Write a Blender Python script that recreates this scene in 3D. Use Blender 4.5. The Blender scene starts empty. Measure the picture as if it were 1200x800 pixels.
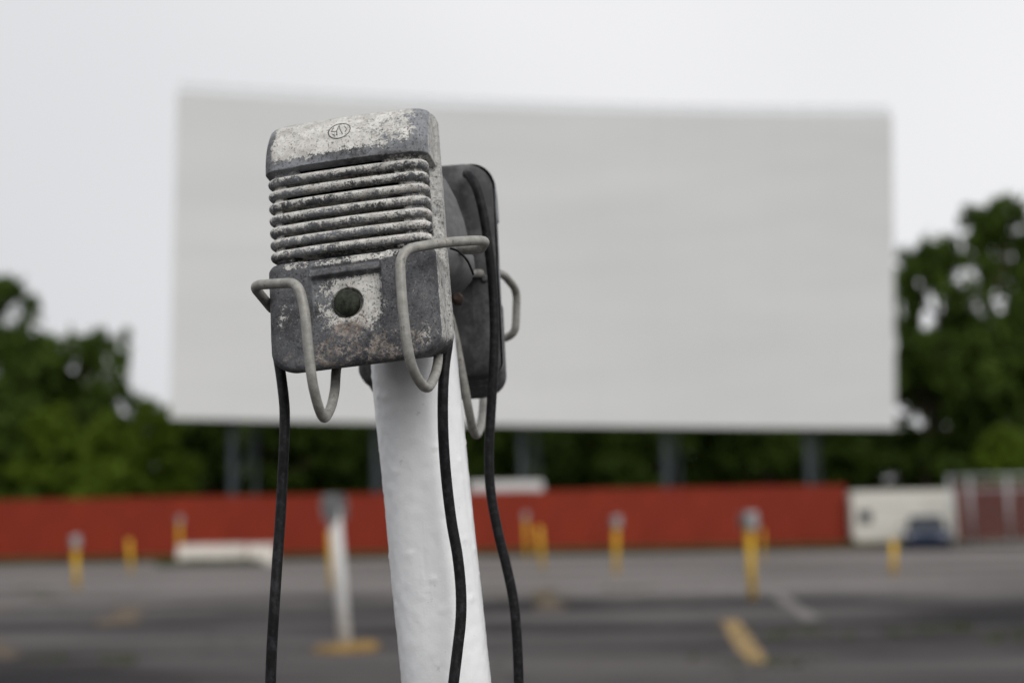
import bpy, bmesh, math, random
import numpy as np
from mathutils import Vector, Matrix, noise

random.seed(7)
rng = np.random.default_rng(11)
SC = bpy.context.scene
COL = SC.collection
R = math.radians

# ------------------------------------------------------------------ camera
CAM_H, PITCH, ROLL = 0.92, R(7.92), R(1.05)
fw = Vector((0, math.cos(PITCH), math.sin(PITCH)))
r0 = Vector((1, 0, 0)); u0 = Vector((0, -math.sin(PITCH), math.cos(PITCH)))
cr = r0 * math.cos(ROLL) - u0 * math.sin(ROLL)
cu = u0 * math.cos(ROLL) + r0 * math.sin(ROLL)
CP = Vector((0, 0, CAM_H))
cam = bpy.data.cameras.new('camera')
cam.lens = 50; cam.sensor_width = 36; cam.sensor_fit = 'HORIZONTAL'
cam.clip_start = 0.02; cam.clip_end = 8000
cam.dof.use_dof = True; cam.dof.focus_distance = 1.055; cam.dof.aperture_fstop = 3.9
camo = bpy.data.objects.new('camera', cam); COL.objects.link(camo)
camo.matrix_world = Matrix(((cr.x, cu.x, -fw.x, CP.x), (cr.y, cu.y, -fw.y, CP.y),
                            (cr.z, cu.z, -fw.z, CP.z), (0, 0, 0, 1)))
SC.camera = camo
FPX = 1200 * 50 / 36

def at(px, py, Y):
    """world point of photograph pixel (1200x800) at world depth Y"""
    d = fw + cr * ((px - 600) / FPX) + cu * ((400 - py) / FPX)
    return CP + d * (Y / d.y)

# ------------------------------------------------------------------ sky, sun, exposure
SUN_EL, SUN_AZ = R(40), R(148)          # azimuth from +Y, clockwise: behind the camera, to its right
w = bpy.data.worlds.new('World'); SC.world = w; w.use_nodes = True
nt = w.node_tree; nt.nodes.clear()
wo = nt.nodes.new('ShaderNodeOutputWorld'); bg = nt.nodes.new('ShaderNodeBackground')
sky = nt.nodes.new('ShaderNodeTexSky'); sky.sky_type = 'NISHITA'; sky.sun_disc = False
sky.sun_elevation = SUN_EL; sky.sun_rotation = SUN_AZ; sky.dust_density = 4; sky.air_density = 1.2
hs = nt.nodes.new('ShaderNodeHueSaturation'); hs.inputs['Saturation'].default_value = 0.12
tc = nt.nodes.new('ShaderNodeTexCoord')
nz = nt.nodes.new('ShaderNodeTexNoise'); nz.inputs['Scale'].default_value = 1.6; nz.inputs['Detail'].default_value = 2
rp = nt.nodes.new('ShaderNodeValToRGB')
rp.color_ramp.elements[0].position = 0.3; rp.color_ramp.elements[0].color = (0.83, 0.84, 0.86, 1)
rp.color_ramp.elements[1].position = 0.7; rp.color_ramp.elements[1].color = (0.95, 0.95, 0.965, 1)
dt = nt.nodes.new('ShaderNodeVectorMath'); dt.operation = 'DOT_PRODUCT'
dt.inputs[1].default_value = (math.sin(SUN_AZ), math.cos(SUN_AZ), 0)
r2 = nt.nodes.new('ShaderNodeValToRGB')
mr = nt.nodes.new('ShaderNodeMapRange'); mr.inputs['From Min'].default_value = -1; mr.inputs['From Max'].default_value = 1
for p_, c_ in ((0.0, 0.78), (0.10, 0.95), (0.25, 1.0)):
    e_ = r2.color_ramp.elements[0] if p_ == 0 else r2.color_ramp.elements.new(p_)
    e_.position = p_; e_.color = (c_ * (1 - .02 * (p_ < .1)), c_ * (1 - .01 * (p_ < .1)), c_ * 1.005, 1)
r2.color_ramp.elements[-1].color = (1, 1, 1, 1)
nt.links.new(tc.outputs['Generated'], dt.inputs[0]); nt.links.new(dt.outputs['Value'], mr.inputs['Value'])
nt.links.new(mr.outputs[0], r2.inputs['Fac'])
mu = nt.nodes.new('ShaderNodeMix'); mu.data_type = 'RGBA'; mu.blend_type = 'MULTIPLY'; mu.inputs['Factor'].default_value = 1
sc_ = nt.nodes.new('ShaderNodeVectorMath'); sc_.operation = 'SCALE'; sc_.inputs['Scale'].default_value = 10.0
mx = nt.nodes.new('ShaderNodeMix'); mx.data_type = 'RGBA'; mx.inputs['Factor'].default_value = 0.92
L = nt.links.new
L(sky.outputs[0], hs.inputs['Color']); L(tc.outputs['Generated'], nz.inputs['Vector'])
L(nz.outputs['Fac'], rp.inputs['Fac']); L(rp.outputs['Color'], mu.inputs[6]); L(r2.outputs['Color'], mu.inputs[7]); L(mu.outputs[2], sc_.inputs[0])
L(hs.outputs['Color'], mx.inputs['A']); L(sc_.outputs[0], mx.inputs['B'])
L(mx.outputs['Result'], bg.inputs['Color']); bg.inputs['Strength'].default_value = 0.1
L(bg.outputs[0], wo.inputs['Surface'])
sun = bpy.data.lights.new('sun', 'SUN'); sun.energy = 1.5; sun.angle = R(32); sun.color = (1, 0.97, 0.93)
suno = bpy.data.objects.new('sun', sun); COL.objects.link(suno)
sd = Vector((math.sin(SUN_AZ) * math.cos(SUN_EL), math.cos(SUN_AZ) * math.cos(SUN_EL), math.sin(SUN_EL)))
suno.rotation_euler = (-sd).to_track_quat('-Z', 'Y').to_euler()
vs = SC.view_settings; vs.view_transform = 'Standard'; vs.look = 'None'; vs.exposure = 0; vs.gamma = 1
vs.use_curve_mapping = False
SC.render.engine = 'CYCLES'
SC.cycles.use_denoising = True
SC.cycles.max_bounces = 6; SC.cycles.transparent_max_bounces = 8

# ------------------------------------------------------------------ materials
class NT:
    def __init__(s, name, rough=0.6, metallic=0.0):
        s.m = bpy.data.materials.new(name); s.m.use_nodes = True
        s.t = s.m.node_tree; s.b = s.t.nodes['Principled BSDF']
        s.b.inputs['Roughness'].default_value = rough; s.b.inputs['Metallic'].default_value = metallic
        s.tc = s.t.nodes.new('ShaderNodeTexCoord')
        if rough >= 0.5: s.b.inputs['Specular IOR Level'].default_value = 0.2
    def n(s, typ, **kw):
        n = s.t.nodes.new('ShaderNode' + typ)
        for k, v in kw.items():
            if hasattr(n, k): setattr(n, k, v)
            else: n.inputs[k.replace('_', ' ')].default_value = v
        return n
    def l(s, a, b): s.t.links.new(a, b)
    def noise(s, scale, detail=4, rough=0.55, stretch=None, coord='Object', dist=0.0):
        n = s.n('TexNoise'); n.inputs['Scale'].default_value = scale; n.inputs['Detail'].default_value = detail
        n.inputs['Roughness'].default_value = rough; n.inputs['Distortion'].default_value = dist
        if stretch:
            mp = s.n('Mapping'); mp.inputs['Scale'].default_value = stretch
            s.l(s.tc.outputs[coord], mp.inputs['Vector']); s.l(mp.outputs[0], n.inputs['Vector'])
        else: s.l(s.tc.outputs[coord], n.inputs['Vector'])
        return n.outputs['Fac']
    def ramp(s, fac, a, b, ca=(0, 0, 0, 1), cb=(1, 1, 1, 1)):
        n = s.n('ValToRGB'); e = n.color_ramp.elements
        e[0].position = a; e[1].position = b
        e[0].color = ca if len(ca) == 4 else (*ca, 1); e[1].color = cb if len(cb) == 4 else (*cb, 1)
        s.l(fac, n.inputs['Fac']); return n.outputs['Color']
    def mix(s, fac, a, b, blend='MIX'):
        n = s.n('Mix', data_type='RGBA', blend_type=blend)
        for v, k in ((fac, 'Factor'), (a, 'A'), (b, 'B')):
            i = [q for q in n.inputs if q.name == k and q.enabled][0]
            if hasattr(v, 'is_linked'): s.l(v, i)
            elif k == 'Factor': i.default_value = v
            else: i.default_value = (*v, 1)
        return [o for o in n.outputs if o.enabled][0]
    def math(s, op, a, b, clamp=False):
        n = s.n('Math', operation=op, use_clamp=clamp)
        for v, i in ((a, 0), (b, 1)):
            if hasattr(v, 'is_linked'): s.l(v, n.inputs[i])
            else: n.inputs[i].default_value = v
        return n.outputs[0]
    def attr(s, name):
        n = s.n('Attribute', attribute_name=name); return n.outputs['Fac']
    def objrand(s): return s.n('ObjectInfo').outputs['Random']
    def color(s, v):
        if hasattr(v, 'is_linked'): s.l(v, s.b.inputs['Base Color'])
        else: s.b.inputs['Base Color'].default_value = (*v, 1)
    def bump(s, h, strength=0.3, dist=0.001):
        n = s.n('Bump'); n.inputs['Strength'].default_value = strength; n.inputs['Distance'].default_value = dist
        s.l(h, n.inputs['Height']); s.l(n.outputs[0], s.b.inputs['Normal'])
    def roughness(s, v): s.l(v, s.b.inputs['Roughness'])

def simple(name, col, rough=0.6, metal=0.0, var=0.12, scale=6.0, bump=0.0, bscale=None, stretch=None):
    k = NT(name, rough, metal)
    f = k.noise(scale, 5, 0.6, stretch)
    a = tuple(c * (1 - var) for c in col); b = tuple(min(1, c * (1 + var)) for c in col)
    k.color(k.ramp(f, 0.3, 0.7, a, b))
    if bump: k.bump(k.noise(bscale or scale * 4, 4, 0.6, stretch), bump, 0.002)
    return k.m

def weathered():
    """cast zinc with worn off-white paint; the attributes say where the paint survived, plus top light painted on the ribs"""
    k = NT('weathered_cast_metal', 0.62, 0.1)
    # every casting and every rib gets its own stretch of the wear pattern
    oi = k.n('ObjectInfo'); sh = k.n('VectorMath', operation='SCALE'); sh.inputs[0].default_value = (3.1, 5.7, 4.3)
    k.l(oi.outputs['Random'], sh.inputs['Scale'])
    ad = k.n('VectorMath', operation='ADD'); k.l(k.tc.outputs['Object'], ad.inputs[0]); k.l(sh.outputs[0], ad.inputs[1])
    class TC: outputs = {'Object': ad.outputs[0]}
    k.tc = TC
    def ctr(f, g): return k.math('MULTIPLY', k.math('SUBTRACT', f, 0.5), g)
    fine = k.noise(640, 5, 0.78); mid = k.noise(165, 6, 0.72, dist=0.5); big = k.noise(38, 4, 0.6)
    s = k.math('ADD', ctr(fine, 1.7), k.math('ADD', ctr(mid, 1.8), ctr(big, 1.1)))
    base = k.mix(k.ramp(k.math('ADD', ctr(mid, 1.4), k.math('ADD', ctr(big, 1.2), 0.5)), 0.2, 0.8), (0.034, 0.034, 0.038), k.mix(k.attr('pale'), (0.105, 0.106, 0.113), (0.25, 0.255, 0.265)))
    base = k.mix(k.math('MULTIPLY', k.ramp(k.noise(26, 3, 0.6), 0.42, 0.58), k.attr('pale')), base, (0.29, 0.305, 0.325))
    sp = k.ramp(k.noise(700, 4, 0.75), 0.57, 0.64)
    base = k.mix(k.math('MULTIPLY', sp, 0.5), base, (0.30, 0.31, 0.32))
    pm = k.ramp(k.math('ADD', s, k.attr('paint')), 0.475, 0.525)
    pc = k.mix(k.ramp(k.noise(90, 5, 0.7), 0.35, 0.65), (0.46, 0.445, 0.415), (0.74, 0.725, 0.685))
    rim = k.ramp(k.math('ADD', ctr(fine, 1.6), k.math('ADD', ctr(mid, 1.0), k.attr('rim'))), 0.40, 0.55)
    base = k.mix(rim, base, k.mix(k.ramp(mid, 0.35, 0.65), (0.30, 0.295, 0.28), (0.60, 0.59, 0.56)))
    c = k.mix(pm, base, pc)
    gm = k.ramp(k.math('ADD', s, k.attr('grime')), 0.46, 0.54)
    c = k.mix(gm, c, k.mix(k.ramp(k.noise(190, 4, 0.7), 0.4, 0.6), (0.16, 0.135, 0.115), (0.36, 0.31, 0.275)))
    pits = k.ramp(k.noise(620, 4, 0.78), 0.575, 0.625)
    c = k.mix(k.math('MULTIPLY', pits, 0.85), c, (0.025, 0.025, 0.028))
    k.color(c)
    k.roughness(k.math('ADD', 0.5, k.math('MULTIPLY', fine, 0.3)))
    k.b.inputs['Specular IOR Level'].default_value = 0.35
    h = k.math('ADD', fine, k.math('ADD', k.math('MULTIPLY', pm, 0.45), k.math('MULTIPLY', pits, -0.8)))
    k.bump(h, 0.8, 0.0007)
    return k.m

M = {}
M['weathered'] = weathered()
M['black'] = simple('dark_speaker_interior', (0.008, 0.008, 0.008), 0.9)
k = NT('weathered_back_cover', 0.6, 0.1)
k.color(k.mix(k.ramp(k.noise(60, 6, 0.7), 0.45, 0.75), (0.055, 0.054, 0.056), (0.15, 0.15, 0.153)))
k.bump(k.noise(400, 5, 0.7), 0.25, 0.0005); M['back'] = k.m
k = NT('junction_head_cast', 0.6, 0.15)
k.color(k.mix(k.ramp(k.noise(120, 6, 0.7), 0.35, 0.75), (0.10, 0.10, 0.103), (0.17, 0.17, 0.172)))
k.bump(k.noise(500, 5, 0.7), 0.2, 0.0005); M['head'] = k.m
k = NT('dull_painted_wire', 0.5, 0.2)
c = k.mix(k.ramp(k.noise(160, 5, 0.7), 0.35, 0.7), (0.24, 0.235, 0.215), (0.40, 0.39, 0.36))
c = k.mix(k.ramp(k.noise(330, 5, 0.75, (1, 1, 0.35)), 0.60, 0.68), c, (0.085, 0.07, 0.06))
k.color(c); k.bump(k.noise(450, 5, 0.7), 0.35, 0.0006); M['wire'] = k.m
k = NT('green_black_knob', 0.75)
k.color(k.mix(k.ramp(k.noise(220, 5, 0.7), 0.4, 0.7), (0.016, 0.019, 0.014), (0.058, 0.066, 0.046)))
k.bump(k.noise(300, 5, 0.7), 0.4, 0.0006); M['knob'] = k.m
k = NT('black_cable_rubber', 0.55)
k.color(k.mix(k.ramp(k.noise(170, 6, 0.75), 0.48, 0.72), (0.004, 0.004, 0.005), (0.032, 0.032, 0.036)))
k.bump(k.noise(380, 4, 0.7), 0.25, 0.0005); M['cable'] = k.m
k = NT('white_pipe_paint', 0.32)
c = k.mix(k.ramp(k.noise(30, 6, 0.65), 0.3, 0.75), (0.80, 0.81, 0.82), (0.88, 0.885, 0.89))
c = k.mix(k.math('MULTIPLY', k.ramp(k.noise(150, 5, 0.75), 0.64, 0.70), 0.45), c, (0.40, 0.39, 0.38))
c = k.mix(k.math('MULTIPLY', k.ramp(k.noise(60, 5, 0.7, (1, 1, 0.08)), 0.55, 0.75), 0.28), c, (0.50, 0.47, 0.43))
k.color(c)
k.bump(k.math('ADD', k.noise(140, 4, 0.6), k.math('MULTIPLY', k.noise(460, 4, 0.6), 0.5)), 0.24, 0.0011); M['pipe'] = k.m
M['rust'] = simple('rusty_bolt', (0.055, 0.04, 0.034), 0.8, 0.2, 0.4, 300)
M['emblem'] = simple('worn_emblem', (0.09, 0.09, 0.095), 0.7, 0.1, 0.5, 400)
M['yellow'] = simple('faded_yellow_paint', (0.66, 0.40, 0.03), 0.55, 0, 0.2, 12)
M['yellow_base'] = simple('worn_yellow_concrete', (0.215, 0.135, 0.045), 0.85, 0, 0.45, 9, 0.4)
M['far_white'] = simple('chipped_white_pipe', (0.60, 0.595, 0.585), 0.5, 0, 0.1, 14)
M['far_mid'] = simple('dull_cast_speaker', (0.17, 0.17, 0.175), 0.6, 0.15, 0.45, 50)
M['far_cast'] = simple('grey_cast_speaker', (0.34, 0.34, 0.345), 0.6, 0.15, 0.35, 50)
M['far_dark'] = simple('dark_cast_speaker', (0.10, 0.10, 0.105), 0.6, 0.15, 0.3, 50)
# screen paint: faint horizontal weathering
k = NT('matte_screen_paint', 0.8)
c = k.mix(k.ramp(k.noise(0.35, 5, 0.55, (0.25, 0.25, 1.5)), 0.3, 0.7), (0.61, 0.617, 0.617), (0.665, 0.67, 0.668))
k.color(c); M['screen'] = k.m
M['screen_edge'] = simple('screen_edge_metal', (0.5, 0.5, 0.5), 0.6)
M['rail'] = simple('pale_catwalk_rail', (0.55, 0.56, 0.57), 0.5)
M['steel'] = simple('blue_grey_steel', (0.055, 0.064, 0.073), 0.55, 0.2, 0.15, 2)
k = NT('red_fence_paint', 0.6)
c = k.mix(k.ramp(k.noise(0.8, 5, 0.6, (1, 1, 0.4)), 0.3, 0.7), (0.20, 0.023, 0.010), (0.265, 0.033, 0.013))
c = k.mix(k.math('MULTIPLY', k.objrand(), 0.35), c, (0.18, 0.018, 0.008))
k.color(c); M['fence'] = k.m
M['fence_shaded'] = simple('tree_shaded_red_fence', (0.10, 0.022, 0.014), 0.7, 0, 0.2, 1)  # tree shade is put into the colour: darker copy of the fence red
M['timber'] = simple('dark_timber', (0.08, 0.05, 0.03), 0.8)
M['galv'] = simple('galvanised_tube', (0.36, 0.37, 0.38), 0.45, 0.4)
M['cream'] = simple('cream_white_body', (0.60, 0.58, 0.52), 0.45, 0, 0.05, 2)
M['white'] = simple('white_vehicle_paint', (0.56, 0.55, 0.54), 0.4, 0, 0.04, 2)
M['barrier'] = simple('whitewashed_concrete', (0.60, 0.56, 0.51), 0.8, 0, 0.12, 5, 0.3)
M['glass'] = simple('dark_vehicle_glass', (0.018, 0.022, 0.026), 0.08, 0, 0.05)
M['navy'] = simple('dark_blue_car_paint', (0.012, 0.022, 0.055), 0.25, 0.2, 0.1)
M['tyre'] = simple('tyre_rubber', (0.018, 0.018, 0.018), 0.85)
M['hub'] = simple('pale_hub_cap', (0.6, 0.6, 0.58), 0.4, 0.3)
M['lamp'] = simple('headlamp_lens', (0.3, 0.31, 0.32), 0.2)
M['plate'] = simple('number_plate', (0.6, 0.6, 0.55), 0.5)
M['red_lens'] = simple('red_lens', (0.35, 0.015, 0.01), 0.2)
k = NT('worn_yellow_line', 0.85); k.b.inputs['Specular IOR Level'].default_value = 0.06
k.color(k.mix(k.ramp(k.noise(7, 6, 0.75), 0.42, 0.62), (0.36, 0.24, 0.095), (0.11, 0.095, 0.075))); M['line'] = k.m
M['pale_line'] = simple('worn_pale_line', (0.15, 0.14, 0.135), 0.9, 0, 0.4, 5)
# asphalt: sealed dark lanes near, old faded paving from about 21 m on; streaky patches
k = NT('lot_asphalt', 0.82)
sep = k.n('SeparateXYZ'); k.l(k.tc.outputs['Object'], sep.inputs[0])
wob = k.math('MULTIPLY', k.math('SUBTRACT', k.noise(0.35, 5, 0.7, (0.5, 1, 1)), 0.5), 16.0)
yy = k.math('ADD', sep.outputs['Y'], wob)
old = k.ramp(k.math('DIVIDE', yy, 100.0), 0.195, 0.235)
lane = k.ramp(k.noise(0.45, 5, 0.6, (0.22, 0.62, 1), dist=0.5), 0.43, 0.58)
dark = k.mix(lane, (0.012, 0.011, 0.013), (0.098, 0.09, 0.09))
blot = k.ramp(k.noise(0.9, 4, 0.65, (0.35, 0.8, 1), dist=0.6), 0.50, 0.66)
dark = k.mix(k.math('MULTIPLY', blot, 0.45), dark, (0.088, 0.08, 0.077))
pale = k.mix(k.ramp(k.noise(0.3, 5, 0.62, (0.22, 0.42, 1)), 0.40, 0.60), (0.10, 0.092, 0.088), (0.205, 0.188, 0.182))
c = k.mix(old, dark, pale)
stain = k.ramp(k.noise(0.8, 3, 0.5, (0.7, 0.5, 1)), 0.66, 0.74)
c = k.mix(k.math('MULTIPLY', stain, 0.35), c, (0.20, 0.14, 0.07))
agg = k.noise(90, 3, 0.7)
c = k.mix(k.math('MULTIPLY', k.ramp(agg, 0.5, 0.75), 0.10), c, (0.3, 0.29, 0.28))
vo = k.n('TexVoronoi', feature='DISTANCE_TO_EDGE'); vo.inputs['Scale'].default_value = 0.55
mpw = k.n('VectorMath', operation='ADD'); nzv = k.n('TexNoise'); nzv.inputs['Scale'].default_value = 1.3
k.l(k.tc.outputs['Object'], nzv.inputs['Vector']); k.l(k.tc.outputs['Object'], mpw.inputs[0]); k.l(nzv.outputs['Color'], mpw.inputs[1])
k.l(mpw.outputs[0], vo.inputs['Vector'])
crack = k.ramp(vo.outputs['Distance'], 0.004, 0.014, (1, 1, 1), (0, 0, 0))
c = k.mix(k.math('MULTIPLY', crack, 0.6), c, (0.02, 0.02, 0.02))
k.b.inputs['Specular IOR Level'].default_value = 0.06
k.color(c); k.bump(agg, 0.3, 0.004); M['asphalt'] = k.m
M['field'] = simple('rough_grass', (0.06, 0.075, 0.025), 0.9, 0, 0.4, 0.4)
def leafmat(name, a, b):
    k = NT(name, 0.55)
    c = k.mix(k.ramp(k.noise(0.45, 4, 0.6), 0.35, 0.65), a, b)
    g = k.n('NewGeometry')
    c = k.mix(k.math('MULTIPLY', g.outputs['Random Per Island'], 0.5), c, tuple(x * 0.55 for x in a))
    k.color(c); k.b.inputs['Specular IOR Level'].default_value = 0.08
    tr = k.n('BsdfTranslucent'); k.l(c, tr.inputs['Color'])
    ms = k.n('MixShader'); ms.inputs[0].default_value = 0.35
    out = k.t.nodes['Material Output']
    k.l(k.b.outputs[0], ms.inputs[1]); k.l(tr.outputs[0], ms.inputs[2]); k.l(ms.outputs[0], out.inputs['Surface'])
    return k.m
M['leaf_dark'] = leafmat('dark_foliage', (0.058, 0.094, 0.017), (0.105, 0.165, 0.028))
M['leaf_mid'] = leafmat('green_foliage', (0.115, 0.175, 0.018), (0.165, 0.245, 0.028))
M['bark'] = simple('grey_bark', (0.07, 0.055, 0.04), 0.9, 0, 0.3, 3, 0.5)
M['weed'] = leafmat('weed_green', (0.06, 0.085, 0.02), (0.10, 0.12, 0.035))
M['dry'] = leafmat('dry_verge_grass', (0.12, 0.11, 0.045), (0.19, 0.16, 0.075))

# ------------------------------------------------------------------ object helpers
def tag(o, label=None, cat=None, group=None, kind=None):
    if label: o['label'] = label
    if cat: o['category'] = cat
    if group: o['group'] = group
    if kind: o['kind'] = kind
    return o

def link(name, me, mat=None, parent=None):
    o = bpy.data.objects.new(name, me)
    COL.objects.link(o)
    if mat is not None and me is not None and not me.materials:
        for m_ in (mat if isinstance(mat, (list, tuple)) else [mat]): me.materials.append(m_)
    if parent is not None: o.parent = parent
    return o

def empty(name, loc=(0, 0, 0), rz=0.0):
    o = bpy.data.objects.new(name, None); COL.objects.link(o)
    o.location = loc; o.rotation_euler = (0, 0, rz); o.empty_display_size = 0.1
    return o

def pydata(name, verts, faces, smooth=False):
    me = bpy.data.meshes.new(name); me.from_pydata([tuple(v) for v in verts], [], faces); me.update()
    if smooth: me.polygons.foreach_set('use_smooth', [True] * len(me.polygons))
    return me

class MB:
    def __init__(s): s.b = bmesh.new()
    def box(s, c, size, bevel=0.0, rot=None, segs=2):
        mat = Matrix.Translation(c) @ (rot if rot else Matrix.Identity(4)) @ Matrix.Diagonal((*size, 1))
        r = bmesh.ops.create_cube(s.b, size=1, matrix=mat)
        if bevel:
            es = list({e for v in r['verts'] for e in v.link_edges})
            bmesh.ops.bevel(s.b, geom=es, offset=bevel, segments=segs, profile=0.5, affect='EDGES')
        return s
    def tube(s, pts, rad, segs=12, cap=True):
        pts = [Vector(p) for p in pts]; n = len(pts)
        rs = rad if isinstance(rad, (list, tuple)) else [rad] * n
        rings = []; prev = None
        for i in range(n):
            t = (pts[min(i + 1, n - 1)] - pts[max(i - 1, 0)]).normalized()
            if prev is None:
                a = t.orthogonal().normalized()
            else:
                a = prev - t * prev.dot(t); a = a.normalized() if a.length > 1e-6 else t.orthogonal().normalized()
            prev = a; b_ = t.cross(a)
            rings.append([s.b.verts.new(pts[i] + (a * math.cos(2 * math.pi * j / segs) + b_ * math.sin(2 * math.pi * j / segs)) * rs[i]) for j in range(segs)])
        for i in range(n - 1):
            for j in range(segs):
                f = s.b.faces.new((rings[i][j], rings[i][(j + 1) % segs], rings[i + 1][(j + 1) % segs], rings[i + 1][j])); f.smooth = True
        if cap:
            s.b.faces.new(rings[0][::-1]); s.b.faces.new(rings[-1])
        return s
    def lathe(s, prof, segs=32, mat=None, cap=True):
        mat = mat or Matrix.Identity(4); rings = []
        for (r_, z) in prof:
            rings.append([s.b.verts.new(mat @ Vector((r_ * math.cos(2 * math.pi * j / segs), r_ * math.sin(2 * math.pi * j / segs), z))) for j in range(segs)])
        for i in range(len(rings) - 1):
            for j in range(segs):
                f = s.b.faces.new((rings[i][j], rings[i][(j + 1) % segs], rings[i + 1][(j + 1) % segs], rings[i + 1][j])); f.smooth = True
        if cap:
            s.b.faces.new(rings[0][::-1]); s.b.faces.new(rings[-1])
        return s
    def prism(s, poly, axis, a, b):
        """extrude a 2D polygon: axis 'x' -> poly is (y,z); 'y' -> (x,z); 'z' -> (x,y)"""
        def P(p, t): return {'x': (t, p[0], p[1]), 'y': (p[0], t, p[1]), 'z': (p[0], p[1], t)}[axis]
        A = [s.b.verts.new(P(p, a)) for p in poly]; B = [s.b.verts.new(P(p, b)) for p in poly]
        n = len(poly)
        for i in range(n): s.b.faces.new((A[i], A[(i + 1) % n], B[(i + 1) % n], B[i]))
        s.b.faces.new(A[::-1]); s.b.faces.new(B)
        return s
    def bevel_all(s, off, segs=2, ang=40):
        es = [e for e in s.b.edges if len(e.link_faces) == 2 and e.calc_face_angle(0) > R(ang)]
        bmesh.ops.bevel(s.b, geom=es, offset=off, segments=segs, profile=0.5, affect='EDGES'); return s
    def mesh(s, name):
        bmesh.ops.recalc_face_normals(s.b, faces=s.b.faces)
        me = bpy.data.meshes.new(name); s.b.to_mesh(me); s.b.free(); return me
    def build(s, name, mat, parent=None): return link(name, s.mesh(name), mat, parent)

def spline(pts, per=10):
    """Catmull-Rom through the points"""
    P = [Vector(p) for p in pts]; out = []
    P = [P[0] * 2 - P[1]] + P + [P[-1] * 2 - P[-2]]
    for i in range(1, len(P) - 2):
        for j in range(per):
            t = j / per
            out.append(0.5 * ((2 * P[i]) + (P[i + 1] - P[i - 1]) * t + (2 * P[i - 1] - 5 * P[i] + 4 * P[i + 1] - P[i + 2]) * t * t
                              + (3 * P[i] - P[i - 1] - 3 * P[i + 1] + P[i + 2]) * t ** 3))
    out.append(P[-2]); return out

def fillet_path(pts, rad, per=7):
    """polyline with rounded bends"""
    P = [Vector(p) for p in pts]; out = [P[0]]
    for i in range(1, len(P) - 1):
        a, b_, c = P[i - 1], P[i], P[i + 1]
        r_ = min(rad, (a - b_).length * .48, (c - b_).length * .48)
        p0, p1 = b_ + (a - b_).normalized() * r_, b_ + (c - b_).normalized() * r_
        for j in range(per + 1):
            t = j / per; out.append(p0 * (1 - t) ** 2 + b_ * 2 * t * (1 - t) + p1 * t * t)
    out.append(P[-1]); return out

def copy_tree(o, parent=None):
    c = o.copy(); COL.objects.link(c)
    c.parent = parent
    for ch in list(o.children): copy_tree(ch, c)
    return c

def sm(a, b, x):
    t = np.clip((x - a) / (b - a), 0, 1); return t * t * (3 - 2 * t)

# ------------------------------------------------------------------ ground
def gz(y):
    t = min(1.0, max(0.0, (y - 13) / 42.0)); return 0.32 * t

def ground_sheet(name, x0, x1, ys, nx, dz, mat):
    xs = [x0 + (x1 - x0) * i / nx for i in range(nx + 1)]
    V = [(x, y, gz(y) + dz) for y in ys for x in xs]
    F = [(j * (nx + 1) + i, j * (nx + 1) + i + 1, (j + 1) * (nx + 1) + i + 1, (j + 1) * (nx + 1) + i) for j in range(len(ys) - 1) for i in range(nx)]
    o = link(name, pydata(name, V, F, True), mat); tag(o, kind='structure'); return o
ysl = [-40, -10, 5, 13, 20, 27, 34, 41, 48, 53.5]
ground_sheet('grass_terrain', -3000, 3000, [-3000, -40] + ysl[1:] + [55, 120, 400, 1200, 4000], 8, -0.03, M['field'])
ground_sheet('asphalt_lot', -45, 60, ysl, 12, 0.0, M['asphalt'])

def ground_at(px, py):
    """point on the lot under a photograph pixel"""
    d = fw + cr * ((px - 600) / FPX) + cu * ((400 - py) / FPX)
    lo, hi = 2.0, 60.0
    for _ in range(50):
        m_ = (lo + hi) / 2; p = CP + d * (m_ / d.y)
        if p.z > gz(m_): lo = m_
        else: hi = m_
    return CP + d * (lo / d.y)

def marking(name, quad, mat, n=12, wob=0.02):
    P = [ground_at(*q) for q in quad]      # two ends: (a0,a1) near-left/right, (b0,b1) far
    V, F = [], []
    for i in range(n + 1):
        t = i / n
        for a, b in ((P[0], P[2]), (P[1], P[3])):
            p = a.lerp(b, t); p.x += random.uniform(-wob, wob); V.append((p.x, p.y, gz(p.y) + 0.004))
    for i in range(n): F.append((2 * i, 2 * i + 1, 2 * i + 3, 2 * i + 2))
    o = link(name, pydata(name, V, F), mat); tag(o, kind='structure'); return o
marking('yellow_bay_line', [(879, 779), (904, 776), (843, 727), (866, 725)], M['line'])
marking('faded_bay_line', [(945, 728), (962, 725), (893, 690), (908, 689)], M['pale_line'])

M['stain'] = simple('tan_stain', (0.105, 0.08, 0.055), 0.9, 0, 0.4, 4)
for q in ([(118, 732), (158, 731), (134, 711), (166, 710)], [(628, 715), (655, 714), (632, 690), (650, 689)], [(-10, 772), (14, 771), (-8, 752), (10, 751)]):
    marking('tan_stain', q, M['stain'], 8, .12)

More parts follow.
